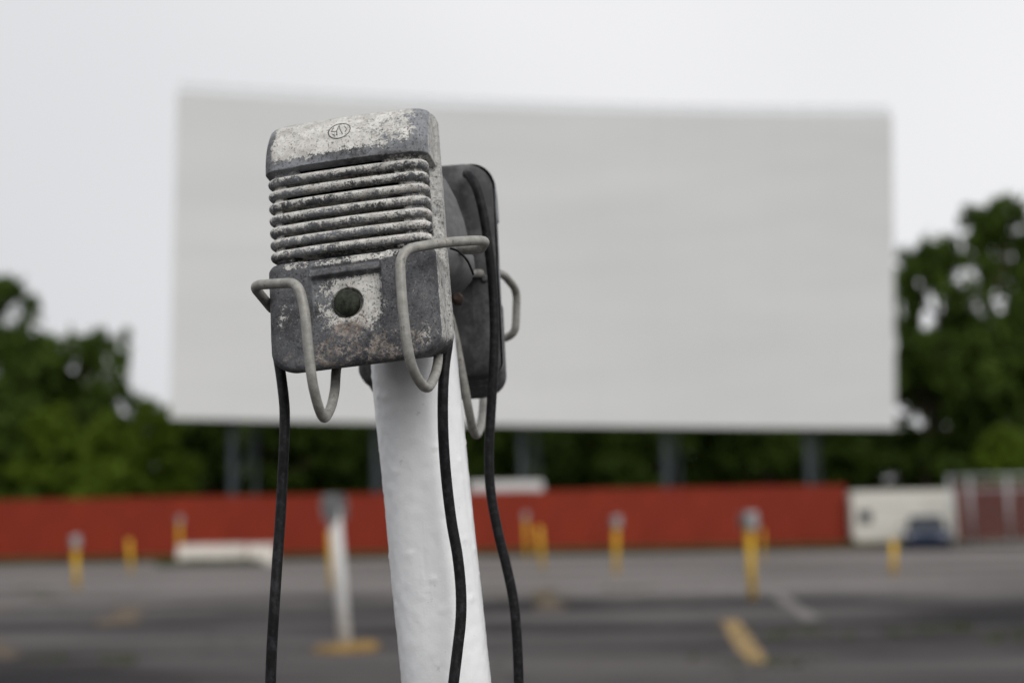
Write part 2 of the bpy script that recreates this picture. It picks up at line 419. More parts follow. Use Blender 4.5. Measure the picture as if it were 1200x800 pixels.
# ------------------------------------------------------------------ the speaker (prototype)
W_, H_, D_ = 0.130, 0.2075, 0.046
def front_y(z):                     # cap leans back
    t = np.maximum(0, z - 0.163); return 11.0 * t * t
SLOTS = [(157.6, -37, 28), (147.6, -47, 37), (137.7, -50, 40), (127.8, -51, 42), (117.9, -51, 42.5), (108, -51, 42), (98.1, -50, 41), (88.6, -44, 36)]
def shell_mesh(Rt=0.007, Rtd=0.004):
    Ro, Rd, rc = 0.017, 0.0055, 0.011
    def fillet(r_, t): return 0.0 if t >= r_ else r_ - math.sqrt(max(0, r_ * r_ - (r_ - t) ** 2))
    zs = [Ro * (1 - math.cos(math.pi / 2 * i / 14)) for i in range(14)]
    zs += [Ro + (H_ - Ro - Rt) * i / 270 for i in range(271)]
    zs += [H_ - Rt + Rt * math.sin(math.pi / 2 * i / 9) for i in range(1, 10)]
    NX, NC, NS = 160, 8, 18
    def S(a_, b_, v): return float(sm(a_, b_, np.array(v)))
    V, dep = [], []; paint, rim, grime, pale = [], [], [], []
    for z in zs:
        ins = fillet(Ro, z) + fillet(Rt, H_ - z); insd = fillet(Rd, z) + fillet(Rtd, H_ - z)
        hw = W_ / 2 * (1 + 0.004 * (0.1 - z) / 0.1) - ins
        yf = float(front_y(np.array(z))) + insd
        pts = []                      # x, y, inward normal
        for i in range(NS):
            t = i / NS; pts.append((-hw, D_ + (yf + rc - D_) * t, 1, 0))
        for i in range(NC):
            a = math.pi / 2 * i / NC; pts.append((-hw + rc - rc * math.cos(a), yf + rc - rc * math.sin(a), math.cos(a), math.sin(a)))
        for i in range(NX + 1):
            t = i / NX; pts.append((-hw + rc + 2 * (hw - rc) * t, yf, 0, 1))
        for i in range(1, NC + 1):
            a = math.pi / 2 * (1 - i / NC); pts.append((hw - rc + rc * math.cos(a), yf + rc - rc * math.sin(a), -math.cos(a), math.sin(a)))
        for i in range(1, NS + 1):
            t = i / NS; pts.append((hw, yf + rc + (D_ - yf - rc) * t, -1, 0))
        A = np.array(pts); x, y = A[:, 0], A[:, 1]; front = A[:, 3] > 0.99; side = A[:, 3] < 0.35
        zz = z * 1000; xm = x * 1000
        d = np.zeros(len(A))
        infront = sm(D_ - 0.011, D_ - 0.014, y)
        band = S(85.2, 86.8, zz) * S(160.6, 159.4, zz)
        d += 0.0062 * band * infront
        slot = np.zeros(len(A))
        for (sz, sa, sb) in SLOTS:
            v = S(3.2, 2.5, abs(zz - sz))
            slot = np.maximum(slot, v * sm(sa - .6, sa + .6, xm) * sm(sb + .6, sb - .6, xm) * front)
        d += 0.015 * slot
        d -= 0.0020 * sm(D_ - 0.0125, D_ - 0.0105, y) * side            # rear flange stands proud
        if zz < 88: d += 0.0030 * S(79, 86.5, zz) ** 2 * infront        # rounded shoulder of the lower half
        inx = sm(-32.2, -30.2, xm) * sm(24.6, 22.8, xm) * front         # recessed panel
        fade = S(20, 46, zz)
        d += inx * fade * (0.0026 * S(79.5, 76.8, zz) + 0.0052 * S(72.5, 70.2, zz))
        up = sm(-37.0, -32.5, xm) * sm(30.0, 26.0, xm) * front
        if 72 < zz < 88: d += up * 0.0022 * S(75.5, 79.5, zz)
        rr = np.hypot(xm + 4.2, zz - 49.5)
        d += 0.008 * sm(11.9, 11.3, rr) * front
        bow = -0.0022 * np.clip(1 - (xm / 60) ** 2, 0, 1) * front * S(0, 20, zz)
        nzv = np.array([noise.noise(Vector((p * 45, z * 45, q * 45))) for p, q in zip(x, y)]) * 0.0004
        lift = 0.30 * np.maximum(0, y - yf) * max(0.0, 1 - z / 0.07)          # underside slopes up to the back
        V.append(np.stack([x + A[:, 2] * d, y + A[:, 3] * d + bow + nzv, z + lift], 1)); dep.append(slot)
        # wear: where white paint survived, pale rubbed flange, brown grime
        cap_ = S(163, 173, zz) * sm(-62, -52, xm) * sm(63, 48, xm) * S(209, 203, zz) * (0.88 - 0.30 * sm(-8, 40, xm))
        cap_ = cap_ + 0.10 * S(160, 166, zz) * sm(56, 62, xm)
        pan = sm(-38, -20, xm) * sm(30, 12, xm) * S(14, 40, zz) * S(73, 67, zz) * (0.46 + 0.28 * sm(-14, 14, xm))
        ledge = S(77.5, 80, zz) * S(93, 87, zz) * 0.50 * sm(-60, -45, xm) * sm(62, 30, xm)
        patch = np.exp(-(((xm + 51) / 8) ** 2 + ((zz - 43) / 13) ** 2)) * 0.42
        corner = np.exp(-(((xm - 50) / 10) ** 2 + ((zz - 14) / 9) ** 2)) * 0.36
        floor = 0.46 * band + 0 * x
        p_ = np.maximum.reduce([cap_, pan, ledge, patch, corner, floor]) + 0.06
        p_ = np.where(side, 0.10, p_); paint.append(p_)
        rim.append(np.where(side & (A[:, 0] > 0), 0.62 * S(2, 16, zz), np.where(side, 0.25, 0.0)))
        g_ = S(34, 12, zz) * S(-4, 4, zz) * 0.44 * sm(-40, -24, xm) * sm(64, 44, xm)
        g_ = np.maximum(g_, np.exp(-(((xm + 3) / 18) ** 2 + ((zz - 28) / 9) ** 2)) * 0.58)
        g_ = np.maximum(g_, np.exp(-(((xm + 50) / 12) ** 2 + ((zz - 9) / 6) ** 2)) * 0.36)
        g_ = np.maximum(g_, np.exp(-(((xm + 12) / 24) ** 2 + ((zz - 75) / 3.5) ** 2)) * 0.36)
        grime.append(np.where(side, 0, g_))
        pale.append(np.maximum(0.12 + 0.65 * S(76, 110, zz), 0.5 * inx * fade) + 0 * x)
    n = len(V[0]); m_ = len(V)
    VV = np.concatenate(V); idx = np.arange(m_ * n).reshape(m_, n)
    F = np.stack([idx[:-1, :-1], idx[:-1, 1:], idx[1:, 1:], idx[1:, :-1]], -1).reshape(-1, 4)
    dp = np.array(dep); fd = ((dp[:-1, :-1] + dp[1:, 1:] + dp[:-1, 1:] + dp[1:, :-1]) / 4).reshape(-1)
    faces = [tuple(q) for q in F.tolist()] + [tuple(idx[0, ::-1].tolist()), tuple(idx[-1].tolist())]
    me = pydata('shell', VV.tolist(), faces)
    me.polygons.foreach_set('use_smooth', [True] * (len(faces) - 2) + [False, False])
    me.materials.append(M['weathered']); me.materials.append(M['black'])
    me.polygons.foreach_set('material_index', np.concatenate([(fd > 0.55).astype(int), [0, 0]]).astype('int32'))
    for nm, arr in (('paint', paint), ('rim', rim), ('grime', grime), ('pale', pale)):
        a = me.attributes.new(nm, 'FLOAT', 'POINT'); a.data.foreach_set('value', np.concatenate(arr).astype('float32'))
    return me

def rib_mesh():
    """one grille bar wrapped round the front, tapering away on both flanks"""
    hw, rc, ye = W_ / 2 - 0.0013, 0.012, 0.0335
    path = []
    for i in range(5): path.append((-hw, ye + (rc - ye) * i / 5))
    for i in range(8):
        a = math.pi / 2 * i / 8; path.append((-hw + rc - rc * math.cos(a), rc - rc * math.sin(a)))
    for i in range(61):
        t = i / 60; x = -hw + rc + 2 * (hw - rc) * t; path.append((x, -0.002 * (1 - (x / (hw - rc)) ** 2)))
    for i in range(1, 9):
        a = math.pi / 2 * (1 - i / 8); path.append((hw - rc + rc * math.cos(a), rc - rc * math.sin(a)))
    for i in range(1, 6): path.append((hw, rc + (ye - rc) * i / 5))
    P = np.array(path); T = np.gradient(P, axis=0); T /= np.linalg.norm(T, axis=1)[:, None]
    N = np.stack([-T[:, 1], T[:, 0]], 1)              # inward for left->right travel
    s_ = np.concatenate([[0], np.cumsum(np.linalg.norm(np.diff(P, axis=0), axis=1))]); s_ /= s_[-1]
    seg = 14; V = []; pa = []
    for i in range(len(P)):
        e = min(s_[i], 1 - s_[i]); tp_ = 0.25 + 0.75 * min(1, e / 0.14) ** 0.8
        for j in range(seg):
            a = 2 * math.pi * j / seg
            out = 0.0034 * math.cos(a) * tp_; up = 0.0034 * math.sin(a) * (0.55 + 0.45 * tp_)
            nn = noise.noise(Vector((P[i, 0] * 90, out * 300, up * 300))) * 0.0003
            c = P[i] + N[i] * (0.0034 + (1 - tp_) * 0.0035)
            q = c - N[i] * (out + nn)
            V.append((q[0], q[1], up))
            pa.append(0.60 + 0.30 * math.sin(a) + 0.06 * P[i, 0] / hw)  # top light put into the paint amount: upper half of each rib lighter
    F = []
    for i in range(len(P) - 1):
        for j in range(seg): F.append((i * seg + j, i * seg + (j + 1) % seg, (i + 1) * seg + (j + 1) % seg, (i + 1) * seg + j))
    F.append(tuple(range(seg))[::-1]); F.append(tuple((len(P) - 1) * seg + j for j in range(seg)))
    b = bmesh.new(); vs_ = [b.verts.new(v) for v in V]
    for f in F:
        q = b.faces.new([vs_[i] for i in f]); q.smooth = True
    bmesh.ops.recalc_face_normals(b, faces=b.faces)
    me = bpy.data.meshes.new('grille_rib'); b.to_mesh(me); b.free()
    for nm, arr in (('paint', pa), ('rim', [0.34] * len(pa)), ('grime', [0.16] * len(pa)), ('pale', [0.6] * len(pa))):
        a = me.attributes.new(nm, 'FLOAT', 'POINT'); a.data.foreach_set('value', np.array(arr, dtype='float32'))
    me.materials.append(M['weathered'])
    return me

def surf(x, z):                     # outer surface of the cap front
    return Vector((x, float(front_y(np.array(z))) - 0.0022 * max(0, 1 - (x / 0.06) ** 2), z))

def make_speaker(name, Rt=0.007, Rtd=0.004):
    root = empty(name)
    link('shell', shell_mesh(Rt, Rtd), None, root)
    rm = rib_mesh()
    for i in range(7):
        rb = link('grille_rib', rm, None, root); rb.location = (0, 0.0002, 0.1525 - 0.0099 * i)
    # knob: squat dome with a slightly rough skin
    mb = MB(); prof = [(0.0092, -0.006)]
    for i in range(9):
        a = math.pi / 2 * i / 9; prof.append((0.0098 * math.cos(a), 0.0055 * math.sin(a)))
    mt = Matrix.Translation((-0.0046, 0.004, 0.0495)) @ Matrix.Rotation(R(90), 4, 'X')
    mb.lathe(prof + [(0.0006, 0.0065)], 28, mt); mb.build('volume_knob', M['knob'], root)
    # emblem: thin raised ring with worn strokes inside
    mb = MB(); cx, cz, r_ = -0.0036, 0.1885, 0.0086
    mb.tube([surf(cx + r_ * math.cos(a), cz + r_ * 0.94 * math.sin(a)) for a in np.linspace(0, 2 * math.pi, 41)], 0.00045, 6)
    for st in ([(-.1, .75), (.05, .2), (.35, -.55)], [(-.1, .75), (-.25, 0), (-.15, -.6)], [(-.6, .5), (-.75, 0), (-.2, -.05)],
               [(.45, .5), (.7, .05), (.55, -.3)], [(-.6, -.35), (-.35, -.6)]):
        mb.tube([surf(cx + r_ * a, cz + r_ * 0.94 * b_) for a, b_ in st], 0.0004, 5)
    mb.build('maker_emblem', M['emblem'], root)
    # back cover: rounded plate with a raised field and two screws
    b = MB()
    def rr(hw, z0, z1, rad, y):
        o_ = []; tr = max(rad, Rt + .004)
        for (cx_, cz_, a0, q) in ((hw - tr, z1 - tr, 0, tr), (-hw + tr, z1 - tr, 90, tr), (-hw + rad, z0 + rad, 180, rad), (hw - rad, z0 + rad, 270, rad)):
            for i in range(7):
                a = R(a0 + 90 * i / 6); o_.append((cx_ + q * math.cos(a), y, cz_ + q * math.sin(a)))
        return o_
    loops = [rr(0.0635, 0.014, 0.2055, 0.014, D_ - 0.003), rr(0.0655, 0.0125, 0.2072, 0.014, D_ + 0.0005), rr(0.0650, 0.013, 0.2065, 0.014, D_ + 0.005),
             rr(0.061, 0.017, 0.202, 0.014, D_ + 0.0085), rr(0.050, 0.028, 0.191, 0.018, D_ + 0.0095), rr(0.044, 0.034, 0.185, 0.018, D_ + 0.0125)]
    rings = [[b.b.verts.new(p) for p in lp] for lp in loops]
    for i in range(len(rings) - 1):
        for j in range(len(rings[0])):
            f = b.b.faces.new((rings[i][j], rings[i][(j + 1) % 28], rings[i + 1][(j + 1) % 28], rings[i + 1][j])); f.smooth = True
    b.b.faces.new(rings[0][::-1]); b.b.faces.new(rings[-1])
    bc = b.build('back_cover', M['back'], root)
    for x in (-0.055, 0.055):
        mb = MB(); mb.lathe([(0.0035, 0), (0.0035, 0.0015), (0.002, 0.0025)], 14, Matrix.Translation((x, D_ + 0.0088, 0.100)) @ Matrix.Rotation(R(-90), 4, 'X'))
        mb.build('cover_screw', M['head'], bc)
    return root

def frame(yaw, lx, ly, origin):
    az = Vector((lx, ly, 1)).normalized(); ax = Vector((math.cos(yaw), math.sin(yaw), 0))
    ax = (ax - az * ax.dot(az)).normalized(); ay = az.cross(ax)
    return Matrix(((ax.x, ay.x, az.x, origin.x), (ax.y, ay.y, az.y, origin.y), (ax.z, ay.z, az.z, origin.z), (0, 0, 0, 1)))

S1 = frame(-0.15445, -0.06416, 0.14245, Vector((0, 0, 0)))
az1 = S1.to_3x3() @ Vector((0, 0, 1))
S1.translation = Vector((-0.1215, 1.0442, 1.14505)) - az1 * 0.0976
spk = make_speaker('drive_in_speaker')
spk.matrix_world = S1
tag(spk, 'big weathered metal speaker in front, ribbed grille and round knob facing us', 'speaker', 'speakers hung on speaker posts')
spk2 = make_speaker('drive_in_speaker', 0.022, 0.012)
S2 = frame(math.pi - 0.13, -0.028, 0.02, Vector((0, 0, 0)))
c2 = at(500, 329.5, 1.215); az2 = S2.to_3x3() @ Vector((0, 0, 1)); ay2 = S2.to_3x3() @ Vector((0, 1, 0))
S2.translation = c2 - az2 * 0.1 - ay2 * D_
S2 = S2 @ Matrix.Diagonal((0.94, 0.94, 0.975, 1))
spk2.matrix_world = S2
tag(spk2, 'second speaker behind the big one, turned away with its dark back to us', 'speaker', 'speakers hung on speaker posts')

# ------------------------------------------------------------------ the near speaker post
pa_, pb_ = at(493, 500, 1.15), at(523, 800, 1.15)
pdir = (pa_ - pb_).normalized()
base = pb_ + pdir * ((0 - pb_.z) / pdir.z)
post = empty('speaker_post', base)
post.rotation_euler = Vector((0, 0, 1)).rotation_difference(pdir).to_euler()
tag(post, 'white lumpy painted pipe post close to us carrying two speakers', 'speaker post', 'speaker posts')
bpy.context.view_layer.update()
PI_ = post.matrix_world.inverted()
def pl(px, py, Y): return PI_ @ at(px, py, Y)
head_z = (PI_ @ at(478, 352, 1.15)).z
V, F = [], []; NZ, NA = 620, 96; RP = 0.0352
lumps = [(random.uniform(0, 2 * math.pi), random.uniform(0.5, 1.1), random.uniform(0.0012, 0.0034), random.uniform(0.0003, 0.0010)) for _ in range(110)]
for i in range(NZ + 1):
    t = i / NZ; z = -0.05 + (head_z + 0.05 + 0.01) * t
    for j in range(NA):
        a = 2 * math.pi * j / NA
        r_ = RP + 0.0005 * noise.noise(Vector((math.cos(a) * 1.5, math.sin(a) * 1.5, z * 14))) + 0.00035 * noise.noise(Vector((math.cos(a) * 6, math.sin(a) * 6, z * 120)))
        for (la, lz, lr, lh) in lumps:
            if abs(z - lz) < 2.5 * lr:
                da = (a - la + math.pi) % (2 * math.pi) - math.pi
                q = (((da * RP) ** 2 + (z - lz) ** 2) / lr ** 2) ** 1.5
                if q < 6: r_ += lh * math.exp(-q)
        V.append((r_ * math.cos(a), r_ * math.sin(a), z))
for i in range(NZ):
    for j in range(NA): F.append((i * NA + j, i * NA + (j + 1) % NA, (i + 1) * NA + (j + 1) % NA, (i + 1) * NA + j))
link('pipe', pydata('pipe', V, F, True), M['pipe'], post)
# concrete foot of the post, below the frame
MB().lathe([(0.26, -0.05), (0.26, 0.05), (0.24, 0.075), (0.05, 0.085)], 32).build('concrete_foot', M['yellow_base'], post)
# bell-shaped junction head
hz = head_z
hd = MB().lathe([(0.036, hz), (0.046, hz + 0.004), (0.054, hz + 0.012), (0.0575, hz + 0.022), (0.0575, hz + 0.030), (0.0555, hz + 0.032), (0.0552, hz + 0.034),
                 (0.0548, hz + 0.045), (0.0525, hz + 0.062), (0.048, hz + 0.08), (0.0415, hz + 0.096), (0.034, hz + 0.107), (0.022, hz + 0.114), (0.004, hz + 0.117)], 56).build('junction_head', M['head'], post)
p_b = pl(536, 352, 1.115)
MB().lathe([(0.0055, 0), (0.0055, 0.004), (0.003, 0.0065)], 6, Matrix.Translation(p_b) @ Matrix.Rotation(R(70), 4, 'X')).build('bolt', M['rust'], hd)
WR = 0.0037
def wire(name, pts, per=8, mat='wire', rad=WR, parent=post):
    return MB().tube(spline([pl(*p) for p in pts], per), rad, 12).build(name, M[mat], parent)
# basket arms round the front speaker
def arm(pts, rad=0.011): return MB().tube(fillet_path([pl(*p) for p in pts], rad), WR, 14).build('hanger_wire', M['wire'], post)
arm([(440, 345, 1.125), (385, 358, 1.10), (322, 366, 1.085), (296, 334, 1.03), (349, 331, 0.999), (357, 362, 0.997), (361, 405, 0.997), (366, 450, 0.999), (374, 480, 1.012), (380, 492, 1.026), (388, 478, 1.045), (392.5, 458, 1.056), (394, 430, 1.075), (405, 400, 1.115), (445, 378, 1.13)])
arm([(505, 300, 1.145), (530, 292.5, 1.13), (563, 293, 1.095), (570, 281, 1.052), (520, 284, 1.025), (468, 293, 1.0), (470.5, 345, 0.997), (475, 390, 0.997), (480.5, 424, 1.0), (490, 446, 1.013), (501, 457, 1.03),
     (510, 440, 1.05), (514, 420, 1.07), (512, 395, 1.10), (500, 372, 1.125)], 0.014)
# basket arms round the rear speaker
arm([(525, 318, 1.17), (556, 320.5, 1.19), (589, 320, 1.26), (606, 340, 1.295), (604, 390, 1.30), (588, 398, 1.31), (560, 400, 1.31)], 0.012)
arm([(515, 350, 1.165), (526, 366, 1.17), (534, 398, 1.178), (541, 435, 1.185), (547, 468, 1.192), (552, 495, 1.205), (558, 513, 1.225), (564, 498, 1.25), (566, 478, 1.27), (566.5, 450, 1.295), (566, 420, 1.305)], 0.012)
wire('thin_lead', [(528, 291, 1.095), (538, 295, 1.09), (548, 306, 1.09), (555, 322, 1.095)], mat='cable', rad=0.0009)

def cable(label, pts, tail):
    P = [at(*p) for p in pts] + [Vector(t) for t in tail]
    o = MB().tube(spline(P, 8), 0.0041, 12).build('speaker_cable', M['cable'])
    tag(o, label, 'cable', 'black speaker cables'); return o
b0 = base
cable('black cable hanging down left of the white post, from behind the front speaker',
      [(365, 330, 1.102), (340, 352, 1.105), (325, 385, 1.103), (325, 410, 1.095), (330, 445, 1.09), (333.5, 480, 1.085), (333, 520, 1.08), (331, 560, 1.08), (329, 600, 1.078), (325.5, 650, 1.075), (321.5, 710, 1.07), (318.5, 760, 1.07), (317, 805, 1.07), (316, 860, 1.07), (316, 930, 1.07), (318, 1020, 1.07)],
      [(-0.177, 1.07, 0.55), (-0.175, 1.07, 0.3), (-0.16, 1.05, 0.06), (-0.10, 1.0, 0.012), (0.0, 0.96, 0.012), (0.08, 1.02, 0.05), (b0.x + .03, b0.y - .06, 0.2)])
cable('black cable hanging down the front of the white post, curving across it',
      [(505, 350, 1.10), (518, 362, 1.105), (526, 378, 1.10), (525, 400, 1.09), (521, 430, 1.085), (519, 465, 1.083), (519.5, 510, 1.085), (523, 560, 1.09), (529, 610, 1.092), (536, 650, 1.092), (540, 690, 1.092), (540, 725, 1.09), (536, 762, 1.088), (531, 805, 1.085), (527, 860, 1.085), (525, 930, 1.085), (527, 1020, 1.085)],
      [(-0.045, 1.08, 0.55), (-0.035, 1.08, 0.35), (-0.005, 1.06, 0.12), (0.02, 1.0, 0.012), (0.1, 0.98, 0.012), (0.12, 1.06, 0.06), (b0.x + .06, b0.y - .04, 0.22)])
cable('black cable looping over the rear speaker, hanging free right of the white post',
      [(547, 204, 1.199), (551, 207, 1.188), (559, 222, 1.180), (566, 248, 1.178), (572, 285, 1.178), (577, 330, 1.18), (579.5, 380, 1.18), (578.5, 430, 1.18), (575.5, 480, 1.18), (573, 530, 1.18), (575, 575, 1.18), (583, 620, 1.18), (594, 665, 1.18), (602, 705, 1.18), (606, 750, 1.18), (608, 805, 1.18), (608, 860, 1.18), (608, 930, 1.18), (609, 1020, 1.18)],
      [(0.012, 1.18, 0.5), (0.02, 1.18, 0.3), (0.06, 1.16, 0.05), (0.12, 1.1, 0.012), (0.2, 1.08, 0.012), (0.2, 1.2, 0.05), (b0.x + .07, b0.y + .03, 0.2)])

# ------------------------------------------------------------------ drive-in screen
def screen_pt(u, v, off=0.0):
    """u 0..1 left-right, v 0..1 bottom-top on the curved sheet"""
    Yl, Yr = 60.0, 62.0
    tl, bl, tr, br = at(207, 109, Yl), at(199, 490, Yl), at(1046, 136, Yr), at(1050, 502, Yr)
    bt = bl.lerp(br, u); tp = tl.lerp(tr, u)
    p = bt.lerp(tp, v); p.y += 0.95 * (1 - (2 * u - 1) ** 2) + off; return p
scr = empty('movie_screen', (screen_pt(.5, 0).x, 61.5, gz(61)))
tag(scr, 'huge blank white drive-in movie screen standing on steel legs', 'movie screen')
inv = Vector(scr.location)
NU, NV = 12, 6
for i in range(NU):
    for j in range(NV):
        g = 0.00012
        u0_, u1_, v0_, v1_ = i / NU + g * .6, (i + 1) / NU - g * .6, j / NV + g, (j + 1) / NV - g
        V = []; K = 4
        for off in (0, 0.06):
            for q in range(K + 1):
                for vv in (v0_, v1_): V.append(screen_pt(u0_ + (u1_ - u0_) * q / K, vv, off) - inv)
        n2 = 2 * (K + 1); F = []
        for q in range(K):
            a = 2 * q; F.append((a, a + 2, a + 3, a + 1)); F.append((n2 + a, n2 + a + 1, n2 + a + 3, n2 + a + 2))
            F.append((a, n2 + a, n2 + a + 2, a + 2)); F.append((a + 1, a + 3, n2 + a + 3, n2 + a + 1))
        F.append((0, 1, n2 + 1, n2)); F.append((2 * K, n2 + 2 * K, n2 + 2 * K + 1, 2 * K + 1))
        link('screen_panel', pydata('screen_panel', V, F), M['screen'], scr)
# backing ribs, edge trim
mb = MB()
for v in np.linspace(0.02, 0.98, 7):
    pts = [screen_pt(u, v, 0.22) - inv for u in np.linspace(0.005, 0.995, 13)]
    mb.tube(pts, 0.1, 6)
mb.build('backing_girt', M['steel'], scr)
# legs: paired columns with lattice, carried up behind the sheet to just over the top
for px in (279, 443, 612, 778, 941):
    p0 = at(px, 560, 62.6 + (px - 279) / 400); u = (px - 200) / 849
    top = screen_pt(u, 1.0); zt = top.z + 0.5 - inv.z
    yo = top.y + 0.75 - inv.y
    leg = MB().box((p0.x - inv.x, yo, zt / 2), (0.25, 0.25, zt)).build('support_leg', M['steel'], scr)
    MB().box((p0.x - inv.x + 0.75, yo + 1.5, zt * .45), (0.14, 0.16, zt * .9)).build('rear_column', M['steel'], scr)
    mb = MB(); nb = 7
    for q in range(nb):
        z0, z1 = zt * .9 * q / nb, zt * .9 * (q + 1) / nb
        a = Vector((p0.x - inv.x, yo, z0)); b_ = Vector((p0.x - inv.x + 0.75, yo + 1.5, z1))
        mb.tube([a, b_], 0.06, 6); mb.tube([Vector((a.x, a.y, z1)), b_], 0.06, 6)
    mb.build('lattice_brace', M['steel'], leg)
# pale sloping coping along the top edge, with rail and short posts behind it
mb = MB()
for i in range(24):
    q = [screen_pt(i / 24, 1, .02) - inv, screen_pt((i + 1) / 24, 1, .02) - inv]
    A_ = []
    for p in q:
        A_.append([mb.b.verts.new(p + Vector(d)) for d in ((0, 0, .015), (0, .42, .46), (0, .52, .44), (0, .12, -.02))])
    for j in range(4): mb.b.faces.new((A_[0][j], A_[1][j], A_[1][(j + 1) % 4], A_[0][(j + 1) % 4]))
mb.build('top_coping', M['rail'], scr)
mb = MB()
for i in range(24):
    a, b_ = screen_pt(i / 24, 1, 0.62) - inv, screen_pt((i + 1) / 24, 1, 0.62) - inv
    mb.tube([a + Vector((0, 0, .60)), b_ + Vector((0, 0, .60))], .03, 6)
mb.build('catwalk_rail', M['rail'], scr)
for i in range(25):
    p = screen_pt(i / 24, 1, 0.62) - inv
    MB().tube([p + Vector((0, 0, 0.05)), p + Vector((0, 0, 0.61))], 0.03, 6).build('rail_post', M['rail'], scr)

# ------------------------------------------------------------------ red fence
def panel_mesh(w_, h):
    V, F = [], []; n = int(w_ / 0.2); xs = []
    for i in range(n):
        x = i * w_ / n; s = w_ / n
        xs += [(x, 0), (x + s * .55, 0), (x + s * .65, 0.025), (x + s * .9, 0.025)]
    xs.append((w_, 0))
    for y_off in (0, 0.006):
        for (x, d) in xs:
            V.append((x, d + y_off, 0)); V.append((x, d + y_off, h))
    k_ = len(xs); 
    for i in range(k_ - 1):
        F.append((2 * i, 2 * i + 2, 2 * i + 3, 2 * i + 1)); o_ = 2 * k_
        F.append((o_ + 2 * i, o_ + 2 * i + 1, o_ + 2 * i + 3, o_ + 2 * i + 2))
        F.append((2 * i + 1, 2 * i + 3, o_ + 2 * i + 3, o_ + 2 * i + 1)); F.append((2 * i, o_ + 2 * i, o_ + 2 * i + 2, 2 * i + 2))
    return pydata('fence_panel', V, F)
PW = 2.0
def fence(x_end, n, Y, h, label, step=-1, mat='fence'):
    root = empty('red_fence', (x_end, Y, gz(Y) - 0.05)); tag(root, label, 'fence')
    me = panel_mesh(PW - 0.012, h); me.materials.append(M[mat])
    pm = MB().box((0, 0.09, h / 2 - .05), (0.1, 0.1, h - 0.1)).mesh('fence_post'); pm.materials.append(M['timber'])
    rm = MB().box((PW / 2, 0.055, 0), (PW, 0.035, 0.09)).mesh('fence_rail'); rm.materials.append(M['timber'])
    for i in range(n):
        x = (-(i + 1) if step < 0 else i) * PW
        p = link('fence_panel', me, None, root); p.location = (x + 0.006, 0, 0.04 + random.uniform(-.012, .012))
        q = link('fence_post', pm, None, root); q.location = (x + (PW if step < 0 else 0), 0.04, 0)
        for z in (0.4, h - 0.35):
            r2 = link('fence_rail', rm, None, root); r2.location = (x, 0, z)
    return root
fx = at(993, 600, 55).x
fence(fx, 19, 55.0, 2.46, 'long red fence of upright metal sheets across the back of the lot')
fence(at(1112, 600, 58).x, 6, 58.0, 2.5, 'red fence stretch with tree shade in its colour at the far right behind the metal gate', +1, 'fence_shaded')

# galvanised gate frame at the right edge
gx0, gx1 = at(1114, 600, 53).x, at(1262, 600, 53).x
gt = empty('chain_link_gate', ((gx0 + gx1) / 2, 53, gz(53))); tag(gt, 'tall grey tube gate frame with chain link at the far right', 'gate')
gl = gx1 - gx0; zt = at(1150, 556, 53).z - gz(53); pxs = [-gl / 2, -gl / 2 + 0.75, gl / 2 - 2.5, gl / 2]
for x in pxs: MB().tube([(x, 0, -.02), (x, 0, zt)], 0.055, 10).build('gate_post', M['galv'], gt)
for z in (zt - 0.05, zt - 0.55, 0.15): MB().tube([(-gl / 2, 0, z), (gl / 2, 0, z)], 0.04, 8).build('gate_rail', M['galv'], gt)
mb = MB(); st = 0.16; nn = int((gl + zt) / st)
for i in range(nn):
    for sgn in (1, -1):
        x0 = -gl / 2 - zt + i * st
        a, b_ = Vector((x0, 0.004 * sgn, 0)), Vector((x0 + zt, 0.004 * sgn, zt))
        t0, t1 = max(0, (-gl / 2 - x0) / zt), min(1, (gl / 2 - x0) / zt)
        if t1 <= t0: continue
        p, q = a.lerp(b_, t0), a.lerp(b_, t1)
        if sgn < 0: p.z, q.z = zt - p.z, zt - q.z
        mb.tube([p, q], 0.003, 3, cap=False)
tag(mb.build('chain_mesh', M['galv'], gt), kind='stuff')

# ------------------------------------------------------------------ vehicles and barrier
def wheel(parent, x, y, r_, wd=0.2, axis='x', hubmat='hub'):
    rot = Matrix.Rotation(R(90), 4, 'Y' if axis == 'x' else 'X')
    t = MB().lathe([(r_ * .6, -wd / 2), (r_ * .93, -wd / 2), (r_, -wd / 2 + .03), (r_, wd / 2 - .03), (r_ * .93, wd / 2), (r_ * .6, wd / 2)], 24, Matrix.Translation((x, y, r_)) @ rot).build('wheel', M['tyre'], parent)
    MB().lathe([(r_ * .6, -wd / 2 - .012), (r_ * .5, -wd / 2 - .02), (r_ * .2, -wd / 2 - 0.004), (r_ * .2, wd / 2 + 0.004), (r_ * .5, wd / 2 + .02), (r_ * .6, wd / 2 + .012)], 20, Matrix.Translation((x, y, r_)) @ rot).build('rim', M[hubmat], t)

